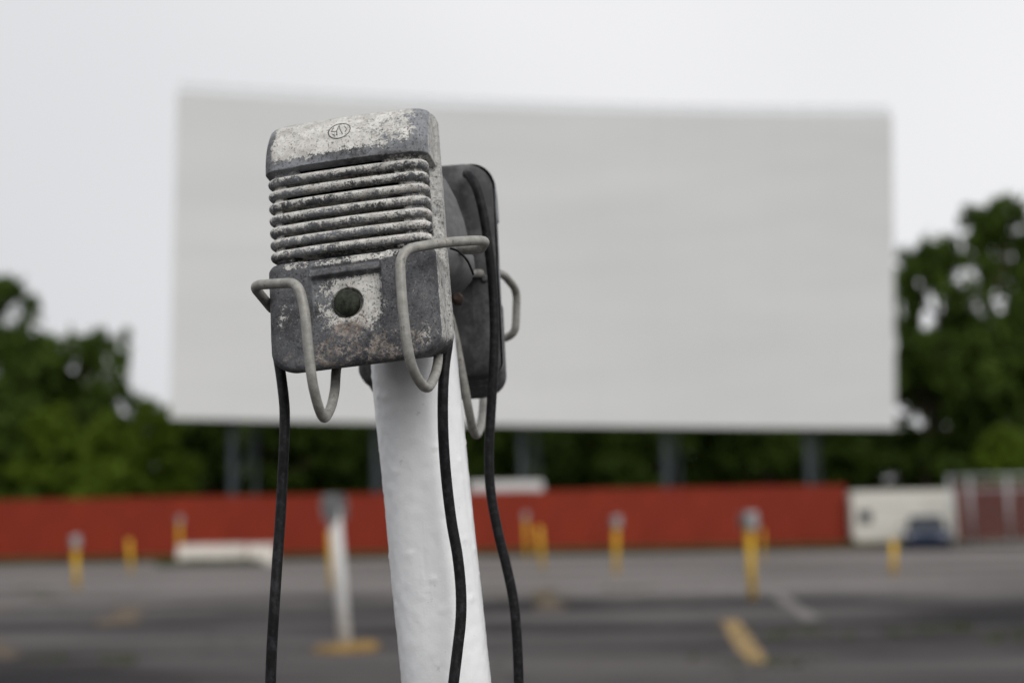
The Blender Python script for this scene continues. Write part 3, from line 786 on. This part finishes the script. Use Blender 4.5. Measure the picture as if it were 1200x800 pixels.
# cream camper trailer, side-on
cy = 54.5; xa, xb = at(999, 600, cy).x, at(1120, 600, cy).x; L_ = xb - xa
cmp_ = empty('camper_trailer', ((xa + xb) / 2, cy, gz(cy))); tag(cmp_, 'small cream white camper trailer with one dark window beside the red fence', 'camper')
hc = at(1060, 574, cy).z - gz(cy)
prof = []
for (cx_, cz_, rd, a0) in ((L_ / 2 - .18, hc - .18, .18, 0), (-L_ / 2 + .18, hc - .18, .18, 90), (-L_ / 2 + .25, .52, .25, 180), (L_ / 2 - .2, .47, .2, 270)):
    for i in range(7):
        a = R(a0 + 15 * i); prof.append((cx_ + rd * math.cos(a), cz_ + rd * math.sin(a)))
MB().prism(prof, 'y', 0, 2.1).bevel_all(0.04, 2, 50).build('body', M['cream'], cmp_)
wf = MB().box((-L_ / 2 + .47, -0.012, hc * .55), (0.50, 0.03, 0.44), 0.01).build('window', M['tyre'], cmp_)
MB().box((-L_ / 2 + .47, -0.03, hc * .55), (0.44, 0.012, 0.38)).build('pane', M['glass'], wf)
MB().box((0, -0.008, hc * .72), (L_ - .3, 0.02, 0.035)).build('trim_strip', M['galv'], cmp_)
dr = MB().box((.35, -0.010, 1.1), (0.62, 0.03, 1.35), 0.01).build('door', M['cream'], cmp_)
MB().box((.12, -0.04, 1.0), (0.05, 0.04, 0.12)).build('door_handle', M['galv'], dr)
wheel(cmp_, -L_ / 2 + .48, 0.16, 0.31, 0.19, 'y'); wheel(cmp_, -L_ / 2 + .48, 1.94, 0.31, 0.19, 'y')
wheel(cmp_, L_ / 2 - .9, 0.16, 0.31, 0.19, 'y'); wheel(cmp_, L_ / 2 - .9, 1.94, 0.31, 0.19, 'y')
MB().box((0, 1.05, 0.33), (L_ - .3, 1.5, 0.10)).build('chassis', M['tyre'], cmp_)

# dark blue car seen from the front
kc = at(1087, 640, 50.5); car = empty('parked_car', (kc.x, 50.5, gz(50.5)), -0.27)
car.scale = (.98, .94, .86)
tag(car, 'dark blue car parked in front of the cream camper', 'car')
def loft(stations, n=24, e=4.0):
    """stations: (y, halfwidth, z0, z1); superellipse sections"""
    b = MB(); rings = []
    for (y, hw, z0, z1) in stations:
        ring = []
        for j in range(n):
            a = 2 * math.pi * (j + .5) / n; c, s = math.cos(a), math.sin(a)
            ring.append(b.b.verts.new((hw * math.copysign(abs(c) ** (2 / e), c), y, (z0 + z1) / 2 + (z1 - z0) / 2 * math.copysign(abs(s) ** (2 / e), s))))
        rings.append(ring)
    for i in range(len(rings) - 1):
        for j in range(n):
            f = b.b.faces.new((rings[i][j], rings[i][(j + 1) % n], rings[i + 1][(j + 1) % n], rings[i + 1][j])); f.smooth = True
    b.b.faces.new(rings[0][::-1]); b.b.faces.new(rings[-1]); return b
loft([(0, .55, .30, .55), (.06, .70, .24, .66), (.3, .80, .20, .74), (.9, .84, .18, .86), (1.3, .85, .18, .92), (2.8, .85, .18, .94), (3.6, .83, .2, .92), (4.0, .76, .26, .88), (4.12, .62, .34, .8)]).build('body', M['navy'], car)
loft([(1.05, .70, .80, .90), (1.5, .66, .80, 1.22), (1.85, .62, .80, 1.37), (2.6, .62, .8, 1.41), (3.2, .64, .8, 1.34), (3.75, .68, .8, 1.0)], 24, 5).build('windows', M['glass'], car)
loft([(1.62, .55, 1.30, 1.335), (1.85, .60, 1.34, 1.40), (2.6, .605, 1.36, 1.435), (3.1, .60, 1.32, 1.385), (3.3, .55, 1.28, 1.32)], 20, 4).build('roof', M['navy'], car)
for s in (-1, 1):
    MB().box((s * .58, 0.10, .60), (.30, .12, .14), .04).build('headlight', M['lamp'], car)
    wheel(car, s * .74, .78, .31); wheel(car, s * .74, 3.28, .31)
    MB().box((s * .90, 1.35, .98), (.14, .1, .11), .03).build('wing_mirror', M['navy'], car)
MB().box((0, 0.02, .40), (.44, .03, .11)).build('number_plate', M['plate'], car)
MB().box((0, 0.03, .54), (.62, .06, .09), .02).build('grille', M['tyre'], car)
MB().box((0, -.0, .31), (1.3, .14, .12), .04).build('bumper', M['navy'], car)

# white box truck behind the fence (its box shows over the top)
yt = 58.2; xa, xb = at(549, 570, yt).x, at(637, 570, yt).x
bt = empty('box_truck', ((xa + xb) / 2, yt, gz(yt))); tag(bt, 'white box truck parked behind the red fence, only its top showing', 'truck')
ht = at(590, 563.5, yt).z - gz(yt); Lb = xb - xa
MB().box((0, 1.1, (ht + .75) / 2), (Lb, 2.1, ht - .75), .12, None, 3).build('cargo_box', M['white'], bt)
MB().prism([(Lb / 2 + .03, .5), (Lb / 2 + 1.6, .5), (Lb / 2 + 1.65, 1.15), (Lb / 2 + 1.1, 1.35), (Lb / 2 + .75, 2.1), (Lb / 2 + .03, 2.15)], 'y', .2, 2.0).bevel_all(.05).build('cab', M['white'], bt)
MB().box((Lb / 2 + .45, 1.1, 1.7), (.5, 1.84, .45)).build('cab_window', M['glass'], bt)
MB().box((.6, 1.1, .62), (Lb + 1.2, 1.2, .18)).build('chassis', M['tyre'], bt)
for x in (-Lb / 2 + .7, Lb / 2 + .85):
    for y in (.3, 1.9): wheel(bt, x, y, .4, .24, 'y')

# low whitewashed barrier blocks with weeds at their feet
def barrier(px0, px1, top, bot, Y, label, gap):
    a, b_ = at(px0, 650, Y), at(px1, 650, Y); l_ = b_.x - a.x; h = at((px0 + px1) / 2, top, Y).z - gz(Y)
    o = empty('concrete_barrier', ((a.x + b_.x) / 2, Y, gz(Y))); tag(o, label, 'barrier', 'whitewashed barrier blocks')
    P = [(-.3, 0), (.3, 0), (.3, .12), (.16, .35), (.11, h), (-.11, h), (-.16, .35), (-.3, .12)]
    mb = MB().prism(P, 'x', -l_ / 2, l_ / 2); mb.bevel_all(.03, 2, 30); mb.build('block', M['barrier'], o)
    for s in (-1, 1):
        MB().tube(spline([(s * l_ / 4 - .07, 0, h - .02), (s * l_ / 4 - .07, 0, h + .07), (s * l_ / 4 + .07, 0, h + .07), (s * l_ / 4 + .07, 0, h - .02)], 4), .012, 6).build('lifting_loop', M['timber'], o)
barrier(209, 288, 637.5, 660, 48.0, 'long low whitewashed concrete barrier in front of the red fence, weeds below', 0)
barrier(291, 323, 637, 661, 47.7, 'short white concrete block at the right end of the long barrier', 0)

# ------------------------------------------------------------------ distant speaker posts
def far_speaker_mesh(mat, name):
    mb = MB(); mb.box((0, 0, .1), (.13, .055, .2), .016, None, 2)
    for i in range(5): mb.box((0, -.029, .155 - .016 * i), (.10, .008, .008), .002, None, 1)
    mb.lathe([(.011, 0), (.011, .008), (.006, .012)], 10, Matrix.Translation((0, -.027, .05)) @ Matrix.Rotation(R(90), 4, 'X'))
    mb.box((0, .031, .1), (.12, .01, .185), .004, None, 1)
    me = mb.mesh(name); me.materials.append(mat); return me
FS = {'far_mid': far_speaker_mesh(M['far_mid'], 'hanging_speaker'), 'far_cast': far_speaker_mesh(M['far_cast'], 'hanging_speaker'), 'far_dark': far_speaker_mesh(M['far_dark'], 'hanging_speaker')}
wl = MB()
for s in (-1, 1):
    for f in (-1, 1):
        wl.tube(spline([(0.03 * s, 0.03 * f, -.06), (.085 * s, .08 * f, -.05), (.06 * s, .125 * f, -.05), (.05 * s, .125 * f, -.15), (.045 * s, .1 * f, -.19), (.04 * s, .06 * f, -.15)], 4), .004, 6)
WIREF = wl.mesh('hanger_wires'); WIREF.materials.append(M['wire'])
HEADF = MB().lathe([(.036, -.11), (.055, -.095), (.057, -.08), (.053, -.04), (.04, -.01), (.02, .003), (.003, .005)], 16).mesh('junction_head'); HEADF.materials.append(M['far_dark'])
def far_post(pt, pb, label, mat, kind, rz=0.2, sp1=None, sp2=None, foot=False, sm_='far_cast', Y=None, r_=.055, k_=1.25):
    b_ = ground_at(*pb) if Y is None else Vector((at(pb[0], pb[1], Y).x, Y, gz(Y)))
    t_ = at(pt[0], pt[1], b_.y)
    o = empty('speaker_post', b_); tag(o, label, 'speaker post', 'speaker posts')
    d = t_ - b_; h = d.length
    o.rotation_euler = (Vector((0, 0, 1)).rotation_difference(d.normalized()).to_matrix().to_4x4() @ Matrix.Rotation(rz, 4, 'Z')).to_euler()
    hp = h - .1 * k_ if kind else h
    MB().lathe([(r_, -.04), (r_, hp), (r_ * .8, hp + .006)], 16).build('pipe', mat, o)
    if foot: MB().lathe([(.30, -.03), (.29, .035), (.25, .06), (.05, .075)], 28).build('concrete_foot', M['yellow_base'], o)
    bpy.context.view_layer.update()
    if kind:
        q = link('junction_head', HEADF, None, o); q.location = (0, 0, h); q.scale = (k_,) * 3
        q = link('hanger_wires', WIREF, None, o); q.location = (0, 0, h); q.scale = (k_,) * 3
        for lab, f in ((sp1, -1), (sp2, 1)):
            if not lab: continue
            s = link('hanging_speaker', FS[sm_ if f < 0 else 'far_dark'])
            s.matrix_world = o.matrix_world @ Matrix.Translation((0, .088 * f * k_, h - .175 * k_)) @ Matrix.Rotation(0 if f < 0 else math.pi, 4, 'Z') @ Matrix.Diagonal((k_, k_, k_, 1))
            tag(s, lab, 'speaker', 'speakers hung on speaker posts')
    return o
far_post((391, 583), (405, 762), 'white pipe speaker post on a round yellow foot, left of the near post', M['far_white'], 1, R(-16),
         'grey speaker on the front of the white post with the yellow foot', 'grey speaker on the back of the white post with the yellow foot', True, 'far_mid', k_=1.08)
far_post((877, 602), (882, 701), 'nearest yellow speaker post, at the right above the yellow ground line', M['yellow'], 1, R(15),
         'pale grey speaker on the front of the nearest yellow post at right', 'dark speaker on the back of the nearest yellow post at right')
far_post((722, 606), (722, 673), 'yellow speaker post standing midway between near post and right yellow post', M['yellow'], 1, R(10),
         'pale speaker on the front of the yellow post at middle right', 'dark speaker on the back of the yellow post at middle right')
far_post((88, 629), (90, 689), 'leftmost yellow speaker post with a pale head', M['yellow'], 1, R(25),
         'pale speaker on the front of the leftmost yellow post', 'dark speaker on the back of the leftmost yellow post')
far_post((151, 632), (154, 671), 'short bare orange yellow post, second from left, without speakers', M['yellow'], 0)
far_post((210, 606), (211, 662), 'yellow speaker post rising behind the left end of the white barrier', M['yellow'], 1, R(30),
         'pale speaker on the front of the post behind the white barrier', 'dark speaker on the back of the post behind the white barrier', Y=49.2)
far_post((616, 601), (618, 655), 'farther of the two yellow posts just right of the near post', M['yellow'], 1, R(0),
         'pale speaker on the front of the farther post of the close yellow pair', 'dark speaker on the back of the farther post of the close yellow pair', Y=46)
far_post((632, 617), (636, 667), 'bare nearer yellow post of the close pair just right of the near post', M['yellow'], 0)
far_post((1047, 633), (1047, 673), 'short bare yellow post in front of the dark blue car', M['yellow'], 0)
far_post((893, 620), (894, 660), 'thin bare yellow post close behind the nearest yellow post', M['yellow'], 0, r_=.03)
far_post((386, 622), (388, 690), 'thin yellow post partly hidden behind the white post with yellow foot', M['yellow'], 0, r_=.035)

# ------------------------------------------------------------------ trees
def crown_mesh(name, lobes, n_leaf, size, mat, seed):
    g = np.random.default_rng(seed); C, Rr = [], []
    wts = np.array([l_[3] ** 2 for l_ in lobes]); wts /= wts.sum()
    nc = n_leaf // 45
    for _ in range(nc):
        l_ = lobes[g.choice(len(lobes), p=wts)]
        d = g.normal(size=3); d /= np.linalg.norm(d)
        C.append(np.array(l_[:3]) + d * l_[3] * (g.random() ** 0.45) * np.array([1, 1, .8])); Rr.append(l_[3] * g.uniform(.16, .30))
    C = np.array(C); Rr = np.array(Rr); ci = np.repeat(np.arange(nc), 45); n = len(ci)
    P = C[ci] + g.normal(size=(n, 3)) * (Rr[ci] * .55)[:, None]
    a = g.normal(size=(n, 3)); a /= np.linalg.norm(a, axis=1)[:, None]
    b_ = np.cross(a, g.normal(size=(n, 3))); b_ /= np.linalg.norm(b_, axis=1)[:, None]
    s = size * g.uniform(.6, 1.3, n)[:, None]
    V = np.stack([P - a * s, P + b_ * s * .55 + a * s * .1, P + a * s, P - b_ * s * .55 + a * s * .1], 1).reshape(-1, 3)
    me = bpy.data.meshes.new(name); me.vertices.add(4 * n); me.loops.add(4 * n); me.polygons.add(n)
    me.vertices.foreach_set('co', V.ravel().astype('float32'))
    me.loops.foreach_set('vertex_index', np.arange(4 * n, dtype='int32'))
    me.polygons.foreach_set('loop_start', np.arange(0, 4 * n, 4, dtype='int32'))
    me.update(calc_edges=True); me.materials.append(mat); return me

def trunk_mesh(h, lobes, r_, seed):
    g = random.Random(seed); mb = MB()
    pts = [(g.uniform(-.15, .15) * i / 2, g.uniform(-.15, .15) * i / 2, h * .8 * i / 5 - (.1 if i == 0 else 0)) for i in range(6)]
    mb.tube(spline(pts, 3), [r_ * (1.25 - .95 * t) for t in np.linspace(0, 1, 16)], 10)
    for l_ in lobes:
        z0 = min(h * .7, max(h * .22, l_[2] - l_[3] * 1.1)); f = z0 / (h * .8)
        s = Vector(pts[min(4, int(f * 5))]).lerp(Vector(pts[min(5, int(f * 5) + 1)]), f * 5 - int(f * 5))
        e = Vector(l_[:3]); m_ = s.lerp(e, .5) + Vector((g.uniform(-.3, .3), g.uniform(-.3, .3), -.2))
        mb.tube(spline([s, m_, e], 4), [r_ * .42 * (1 - .8 * t) for t in np.linspace(0, 1, 9)], 7)
    me = mb.mesh('trunk'); me.materials.append(M['bark']); return me

def lobes_for(kind, seed):
    g = random.Random(seed); out = []
    if kind == 'tall':              # 10 m unit tree, wide uneven crown
        for i in range(13):
            a = i * 2.4 + g.uniform(-.4, .4); q = g.uniform(.25, 1)
            z = 3.0 + 5.9 * g.random() ** .8; rad = 2.9 * math.sin(min(1, (10.4 - z) / 5) * math.pi / 2) * q
            out.append((rad * math.cos(a), rad * math.sin(a), z, g.uniform(.9, 1.5)))
        out.append((0, 0, 8.9, 1.1))
    elif kind == 'loose':
        for i in range(9):
            a = i * 2.4 + g.uniform(-.4, .4); z = 3.6 + 5.6 * g.random(); q = g.uniform(.3, 2.1)
            out.append((q * math.cos(a), q * math.sin(a), z, g.uniform(.7, 1.2)))
        out.append((.3, 0, 9.1, .9))
    else:                           # bushy to the ground
        for i in range(14):
            a = i * 2.4; z = .9 + 7.6 * (i / 14); q = g.uniform(.6, 3.2) * (1 - .55 * i / 14)
            out.append((q * math.cos(a), q * math.sin(a), z, g.uniform(1.2, 1.8)))
        out.append((0, 0, 8.7, 1.2))
    return out
PROTO = {}
for kind, mat, nl, sz in (('tall', 'leaf_dark', 7600, .19), ('tall2', 'leaf_dark', 7600, .19), ('loose', 'leaf_dark', 8000, .19), ('bush', 'leaf_mid', 13000, .24), ('bush2', 'leaf_dark', 10500, .25)):
    lb = lobes_for(kind.rstrip('2'), len(kind) * 7 + ord(kind[0]))
    PROTO[kind] = (crown_mesh('crown', lb, nl, sz, M[mat], len(kind) * 13 + ord(kind[-1])), trunk_mesh(10, lb[:8], .28 if kind != 'bush' else .2, 5 + len(kind)))
def tree(px, top, Y, kind, label, group, wx=1.0, rz=None):
    p = at(px, 600, Y); g0 = gz(Y) - .03
    h = at(px, top, Y).z - g0; s = h / 10.0
    o = empty('tree' if not kind.startswith('bush') else 'bushy_tree', (p.x, Y, g0), random.uniform(0, 6.28) if rz is None else rz)
    o.scale = (s * wx, s * wx, s); tag(o, label, 'tree', group)
    link('crown', PROTO[kind][0], None, o); link('trunk', PROTO[kind][1], None, o)
    return o
GL, GM, GR = 'trees left of the screen', 'trees behind the screen legs', 'trees right of the screen'
tree(-22, 318, 74, 'tall', 'tall dark tree cut by the left edge of the picture', GL, .85, 1.2)
tree(110, 374, 77, 'tall2', 'dark round-topped tree standing highest between left edge and screen', GL, .72, 2.0)
tree(45, 392, 80, 'loose', 'thin gappy tree between the left edge tree and the round-topped tree', GL, .8, .5)
tree(175, 462, 73, 'bush', 'bright green bushy tree at the lower left corner of the screen', GL, .9, .3)
tree(65, 468, 70, 'bush', 'bright green bushy tree above the leftmost yellow post', GL, 1.1, 4.0)
tree(128, 476, 67, 'bush', 'lower bright green bush above the second left orange post', GL, .95, 5.0)
tree(5, 474, 69, 'bush2', 'dark bushy tree low at the left edge', GL, 1.0, 2.2)
tree(2, 365, 79, 'tall2', 'dark tree behind the left edge tree, filling the gap beside it', GL, .8, 3.3)
tree(98, 428, 82, 'bush2', 'dark bushy tree behind the foot of the round-topped tree', GL, .9, 0.7)
tree(-60, 440, 72, 'bush2', 'dark bushy tree just beyond the left edge', GL, 1.0, 1.2)
for i, (px, top, kd, lab) in enumerate([(236, 430, 'bush2', 'left of the first screen leg'), (310, 420, 'tall', 'right of the first screen leg'), (385, 425, 'bush2', 'left of the second screen leg'),
        (470, 420, 'tall2', 'behind the near white post'), (548, 430, 'bush2', 'left of the third screen leg'), (625, 415, 'tall', 'behind the third screen leg'), (700, 425, 'bush2', 'between third and fourth screen legs'),
        (765, 430, 'tall2', 'left of the fourth screen leg'), (842, 420, 'bush2', 'right of the fourth screen leg'), (905, 425, 'tall', 'left of the last screen leg'), (975, 430, 'loose', 'right of the last screen leg')]):
    tree(px, top, 78 + (i % 3) * 3, kd, 'dark woodland tree ' + lab + ', under the screen', GM, 1.05 if kd != 'loose' else .9)
for i in range(12):
    px = 236 + i * 68
    tree(px, 455, 90 + (i % 2) * 3, 'bush2', 'dark thicket tree in the row farther back under the screen, %s' % ['behind the first screen leg', 'right of the first leg', 'between first and second legs', 'right of the second leg', 'behind the near white post', 'left of the third leg', 'behind the third leg',
         'between third and fourth legs', 'behind the fourth leg', 'right of the fourth leg', 'behind the last leg', 'past the last leg'][i], GM, 1.35)
tree(1178, 226, 76, 'tall', 'tallest dark tree at the right edge, sky showing through it', GR, .78, 0.4)
tree(1112, 262, 79, 'tall2', 'tall tree next to the right side of the screen', GR, .52, 2.6)
tree(1240, 250, 80, 'tall2', 'tall tree just past the right edge', GR, .7, 4.0)
tree(1090, 385, 74, 'loose', 'thin gappy tree low beside the right edge of the screen', GR, 1.0, 1.0)
tree(1152, 372, 72, 'bush2', 'dark bushy tree under the tallest right tree', GR, .85, 3.0)
tree(1215, 380, 71, 'bush2', 'dark bushy tree above the metal gate at the right edge', GR, .9, 5.0)
tree(1030, 478, 82, 'loose', 'thin gappy tree below the lower right corner of the screen', GR, 1.2, 5.0)
tree(1010, 500, 76, 'bush2', 'low dark bush behind the cream camper', GR, 1.5, 4.0)
tree(1075, 490, 78, 'bush2', 'low dark bush between the camper and the metal gate', GR, 1.5, 1.0)
tree(1130, 470, 83, 'bush2', 'dark bushy tree in the second row behind the metal gate', GR, 1.3, 2.0)
tree(1180, 495, 66, 'bush', 'low green bush behind the metal gate', GR, 1.2, 2.0)

# ------------------------------------------------------------------ verge and weeds (stuff)
def tufts(name, spots, hgt, mat, seed, blades=14):
    g = np.random.default_rng(seed); V, F = [], []
    for (x, y) in spots:
        for _ in range(blades):
            a = g.uniform(0, 6.28); l_ = hgt * g.uniform(.5, 1.2); b_ = np.array([x + g.normal() * .09, y + g.normal() * .09, gz(y) - .01])
            d = np.array([math.cos(a), math.sin(a), 0]); q = np.array([-d[1], d[0], 0]) * .012; k_ = len(V)
            V += [b_ - q, b_ + q, b_ + d * l_ * .25 + np.array([0, 0, l_ * .7]) + q * .7, b_ + d * l_ * .25 + np.array([0, 0, l_ * .7]) - q * .7, b_ + d * l_ * .6 + np.array([0, 0, l_])]
            F += [(k_, k_ + 1, k_ + 2, k_ + 3), (k_ + 3, k_ + 2, k_ + 4)]
    o = link(name, pydata(name, V, F), mat); tag(o, kind='stuff'); return o
tufts('verge_grass', [(random.uniform(-32, 30), random.uniform(53.2, 54.9)) for _ in range(4200)], .30, M['dry'], 3)
bx = at(240, 650, 48).x
tufts('barrier_weeds', [(random.uniform(bx - 1.4, bx + 2.0), random.uniform(47.2, 47.65)) for _ in range(150)], .26, M['weed'], 4)
wsp = []
for (px, py) in ((1112, 738), (905, 742), (900, 778), (135, 775), (640, 700), (1040, 742), (735, 690), (30, 690), (560, 690), (1180, 745), (60, 700)):
    p = ground_at(px, py)
    wsp += [(p.x + random.gauss(0, .25), p.y + random.gauss(0, .25)) for _ in range(7)]
tufts('crack_weeds', wsp, .06, M['weed'], 5, 8)
